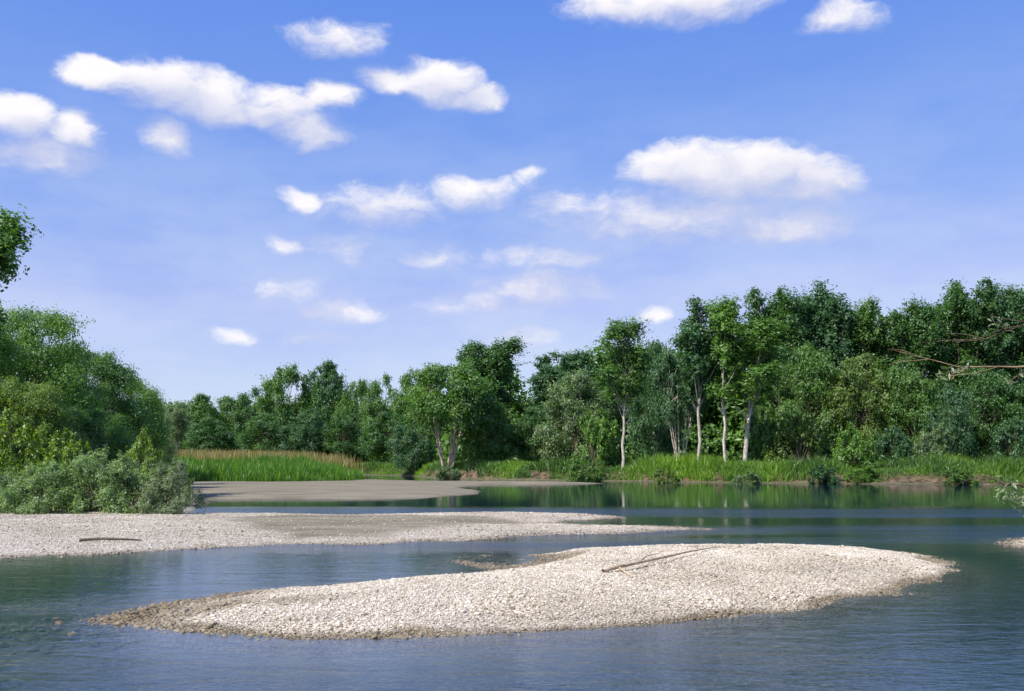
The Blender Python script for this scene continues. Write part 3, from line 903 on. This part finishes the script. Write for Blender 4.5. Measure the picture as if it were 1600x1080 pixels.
for px, pt, hw, Y, c, lab in [
    (1195, 640, 40, 124, MID, "green thicket beside the leaning white trunk"),
    (1248, 650, 46, 120, OLIVE, "olive thicket next to the bright round bush"),
    (1328, 662, 36, 116, FRESH, "bright green round bush on the far bank"),
    (1395, 668, 34, 120, BLUE, "dark thicket beside the bright round bush"),
    (1455, 660, 34, 117, GREY, "greyish thin-leaved bush among the dark trees of the far bank"),
    (1585, 655, 42, 119, BLUE, "blue-green bush at the foot of the darkest trees"),
    (1165, 736, 26, 109, GREY, "low grey-green willow bush at the far waterline"),
    (700, 728, 26, 134, GREY, "low grey bush below the fan of pale trunks"),
    (915, 712, 34, 121, MID, "green bush overhanging the bank beside the lone white trunk"),
    (1290, 726, 30, 111, BLUE, "dark bush overhanging the bank below the bright round bush"),
    (1345, 728, 26, 110, FRESH, "small fresh bush hanging over the bank below the bright round bush"),
    (1500, 730, 30, 106, MID, "spreading bush on the bank edge below the highest poplar"),
    (1040, 730, 22, 114, OLIVE, "small olive bush on the brown bank below the fan of thin stems")]:
    plant('leafy_shrub', px, pt, hw, Y, lab, "shrub", "bushes of the far bank", c)

# ---- the mass of leaves deep in the wood
def wood_mass():
    rs = np.random.RandomState(8)
    lob, r = [], []
    for px in range(230, 1800, 9):
        depth = 265 if px < 560 else (265 - (px - 560) * 0.5 if px < 720 else 178)
        if px > 1000: depth = 163
        limit = 690 if False else 0
        for j in range(6):
            row = rs.uniform(640 if px < 660 or 790 < px < 860 else 590, 720)
            if px > 1180: row = rs.uniform(520, 716)
            if 940 < px <= 1180: row = rs.uniform(560, 716)
            p = at_depth(px + rs.uniform(-8, 8), row, depth + rs.uniform(0, 12))
            lob.append(p); r.append(rs.uniform(2.0, 3.4))
        lob.append(at_depth(px, 704, depth)); r.append(3.4)
    P, Nn, Ax, Ln, Wn, T = lobed_leaves(rs, lob, r, 240000, 1.0, 0.7, 0.2, 1.0, 0.3)
    o = link(bpy.data.objects.new("undergrowth", leaf_mesh("undergrowth", P, Nn, Ax, Ln, Wn, T)))
    o.color = (*MID, 1)
    tag(o, "shaded leaves of the wood seen between the trunks", None, None, 'stuff')
wood_mass()

# ------------------------------------------------------------------ reeds and bank herbs
def blades(name, label, X, Y, H, Wd, green, seed, lean=0.25, tint=None, keepz=0.12):
    rs = np.random.RandomState(seed)
    Z = height(X, Y); k_ = Z > keepz
    X, Y, Z, H = X[k_], Y[k_], Z[k_], H[k_]
    n = len(X)
    a = rs.uniform(0, 6.283, n); s = np.stack([np.cos(a), np.sin(a), np.zeros(n)], -1)
    b = rs.uniform(0, 6.283, n); l = np.stack([np.cos(b), np.sin(b), np.zeros(n)], -1) * (rs.uniform(0, lean, n) * H)[:, None]
    base = np.stack([X, Y, Z - 0.05], -1); w = (Wd * rs.uniform(.6, 1.4, n))[:, None]
    up = np.array([0, 0, 1.0])
    mid = base + up * (H * .55)[:, None] + l * 0.3
    tip = base + up * H[:, None] + l
    v = np.stack([base - s * w * .4, base + s * w * .4, mid + s * w * .5, tip, mid - s * w * .5], 1).reshape(-1, 3)
    i = np.arange(n) * 5
    q = np.stack([i, i + 1, i + 2, i + 4], -1); t3 = np.stack([i + 4, i + 2, i + 3], -1)
    tt = rs.uniform(0, 1, n) if tint is None else tint[k_]
    me = mesh_np(name, v, [q, t3], LEAF, False, {"tint": ('FACE', np.concatenate([tt, tt]))})
    o = link(bpy.data.objects.new(name, me)); o.color = (*green, 1)
    return tag(o, label, None, None, 'stuff')

def band_points(poly, n, lo, hi, xr, yr, seed):
    rs = np.random.RandomState(seed)
    X = rs.uniform(*xr, n); Y = rs.uniform(*yr, n)
    s = signed_dist(poly, X, Y)
    k_ = (s > lo) & (s < hi) & (np.abs(X) < 0.6 * Y)
    return X[k_], Y[k_], s[k_]

rs = np.random.RandomState(40)
REED = [(-64, 103), ground(320, 752, .3), ground(420, 752, .35), ground(548, 751, .3), (-18, 122), (-26, 140), (-60, 140)]
X, Y, s = band_points(REED, 90000, 0.0, 30, (-70, -14), (95, 142), 1)
blades("reeds", "bright green reeds on the point behind the grey sand bar", X, Y, rs.uniform(0.9, 1.9, len(X)) * (0.6 + .4 * sstep(s, 0, 3)) * np.clip(1 + 0.9 * fbm(X, Y, 55, 3, 3.0), .5, 1.4), 0.085, (0.115, 0.25, 0.028), 41, 0.45)
X, Y, s = band_points([(-110, 138), (-26, 138), (-24, 175), (-45, 215), (-130, 215)], 50000, 0, 60, (-130, -20), (136, 215), 2)
blades("dry_grass", "tall tan seed heads of grass behind the green reeds", X, Y, rs.uniform(1.9, 3.1, len(X)), 0.13, (0.33, 0.27, 0.12), 42, 0.3)
X, Y, s = band_points(FAR, 950000, -0.5, 13.0, (-45, 95), (92, 205), 3)
s = height(X, Y, True)[6]
cover = fbm(X, Y, 57, 3, 9.0) + 0.25 * fbm(X, Y, 58, 2, 1.5)
kp = (s > 0.35) & ((s > 2.2) | (cover > -0.36 + 0.10 * (2.2 - s)))
X, Y, s = X[kp], Y[kp], s[kp]
hgt = rs.uniform(0.4, 1.4, len(X)) * np.clip(0.9 + 1.5 * fbm(X, Y, 51, 4, 6.0), 0.35, 1.7) * (0.6 + 0.5 * sstep(X, -15, 20)) * (0.7 + 0.3 * sstep(s, 1.3, 3.5))
blades("bank_grass", "bright green grass and nettles along the top of the far bank", X, Y, np.maximum(hgt, 0.25), 0.09, (0.14, 0.265, 0.04), 43, 0.85,
       tint=np.clip(0.5 + 1.0 * fbm(X, Y, 52, 3, 5.0) + rs.uniform(-.25, .25, len(X)), 0, 1))
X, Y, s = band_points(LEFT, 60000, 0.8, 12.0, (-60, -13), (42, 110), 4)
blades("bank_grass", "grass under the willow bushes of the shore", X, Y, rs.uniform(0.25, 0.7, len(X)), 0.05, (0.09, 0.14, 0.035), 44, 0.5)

# ------------------------------------------------------------------ driftwood
def wood_material():
    m, n = material("bleached_wood")
    tco = n.new('ShaderNodeTexCoord').outputs['Object']
    s = n.noise(n.scaled(tco, (1, 4, 4)), 3.0, 5, 0.6)
    oi = n.new('ShaderNodeObjectInfo')
    c = n.mix(n.smooth(s, 0.3, 0.7), n.mix(1.0, oi.outputs['Color'], (0.45, 0.38, 0.3, 1), 'MULTIPLY'), oi.outputs['Color'])
    b = n.new('ShaderNodeBsdfPrincipled'); n.put(b.inputs['Base Color'], c); b.inputs['Roughness'].default_value = 0.8
    return finish(m, n, b.outputs[0])
WOOD = wood_material()

def lying(name, label, category, pts_px, radii, colr, lift, side=None):
    pts = []
    for (px, py), r, lf in zip(pts_px, radii, lift):
        x, y = ground(px, py, 0.3)
        pts.append((x, y, hz(x, y) + r * 0.8 + lf))
    t = Tubes(); t.add(pts, radii, 8)
    o = link(bpy.data.objects.new(name, t.mesh(name, WOOD))); o.color = (*colr, 1)
    tag(o, label, category)
    for sp, sr in (side or []):
        t = Tubes()
        q = []
        for (px, py, lf), r in zip(sp, sr):
            x, y = ground(px, py, 0.3); q.append((x, y, hz(x, y) + r + lf))
        t.add(q, sr, 6)
        c = link(bpy.data.objects.new("branch_stub", t.mesh("branch_stub", WOOD)), o); c.color = (*colr, 1)
    return o
lying("driftwood_log", "long pale driftwood branch lying across the near gravel bar", "driftwood",
      [(942, 899), (965, 896), (1000, 892), (1040, 882), (1080, 872), (1122, 861)], [0.036, 0.042, 0.034, 0.027, 0.021, 0.010], (0.64, 0.53, 0.38),
      [0.02, 0.06, 0.10, 0.10, 0.08, 0.05],
      [([(968, 896, .05), (980, 901, .02), (992, 903, 0)], [.025, .02, .012]), ([(1000, 891, .12), (1012, 888, .2), (1030, 886, .22)], [.018, .014, .008])])
lying("driftwood_stick", "dark thin driftwood stick on the gravel below the willow bushes", "driftwood",
      [(124, 838), (160, 837), (195, 837), (222, 836)], [0.045, 0.04, 0.035, 0.02], (0.16, 0.13, 0.10), [0.02, .05, .04, .02])

# ------------------------------------------------------------------ willow leaning over the water beside the viewer
def leaning_willow():
    rs = np.random.RandomState(15)
    bx, by = 9.6, 10.6
    root = link(bpy.data.objects.new("leaning_willow", None)); root.location = (bx, by, hz(bx, by) - 0.1)
    z0 = root.location.z
    tag(root, "half-dead willow branches reaching over the water beside the small spit", "tree")
    def P(px, py, Y): q = at_depth(px, py, Y); return np.array([q[0] - bx, q[1] - by, q[2] - z0])
    t = Tubes()
    trunk = bezier((0, 0, 0), (0.2, 0.2, 2.2), (-0.7, 0.4, 4.6), 9)
    t.add(trunk, np.linspace(0.2, 0.07, 9), 9)
    o = link(bpy.data.objects.new("trunk", t.mesh("trunk", BARK)), root); o.color = (*BROWN, 1)
    leaves = []
    def bough(pts, r0, r1, colr, nt, tl, spread, leafy):
        t = Tubes(); pts = np.asarray(pts)
        fine = np.concatenate([bezier(pts[i], (pts[i] + pts[i + 1]) / 2 + rs.normal(0, .03, 3), pts[i + 1], 4)[:-1] for i in range(len(pts) - 1)] + [pts[-1:]])
        t.add(fine, np.linspace(r0, r1, len(fine)), 6)
        for _ in range(nt):
            k_ = rs.randint(len(fine) // 3, len(fine)); s = fine[k_]
            d = unit(np.array([-1.0, rs.normal(0, .5), rs.normal(-.05, spread)])) * tl * rs.uniform(.4, 1.2)
            q = bezier(s, s + d * .5 + rs.normal(0, .05, 3), s + d, 5)
            t.add(q, np.linspace(0.005, 0.002, 5), 4)
            if rs.uniform() < leafy:
                for u in q[1:]:
                    for _ in range(5): leaves.append(u + rs.normal(0, .035, 3))
        b = link(bpy.data.objects.new("branch", t.mesh("branch", BARK)), root); b.color = (*colr, 1)
    bough([trunk[6], P(1650, 565, 10.7), P(1560, 573, 10.9), P(1495, 573, 11.1), P(1430, 556, 11.3)], 0.016, 0.003, (0.34, 0.25, 0.15), 10, 0.45, .4, .25)
    bough([trunk[7], P(1660, 500, 10.6), P(1600, 508, 10.8), P(1540, 530, 11.0), P(1440, 536, 11.2)], 0.011, 0.002, (0.16, 0.12, 0.08), 10, 0.45, .4, .35)
    bough([trunk[3], P(1680, 775, 10.5), P(1610, 762, 10.7), P(1570, 757, 10.9), P(1538, 744, 11.0)], 0.03, 0.010, (0.10, 0.075, 0.05), 5, 0.35, .5, 0)
    n0 = len(leaves)
    for _ in range(190):
        px = rs.uniform(1555, 1640); leaves.append(P(px, 752 + (px - 1540) * .35 + rs.normal(6, 12), 10.7 + rs.normal(0, .15)))
    L = np.array(leaves); n = len(L)
    nr = unit(rs.normal(size=(n, 3)) + np.array([0, -.4, .7]))
    me = leaf_mesh("leaves", L, nr, unit(rs.normal(size=(n, 3)) + np.array([0, 0, -.8])), rs.uniform(.06, .11, n), rs.uniform(.02, .035, n), rs.uniform(0, 1, n))
    c = link(bpy.data.objects.new("leaves", me), root); c.color = (0.26, 0.31, 0.18, 1)
leaning_willow()
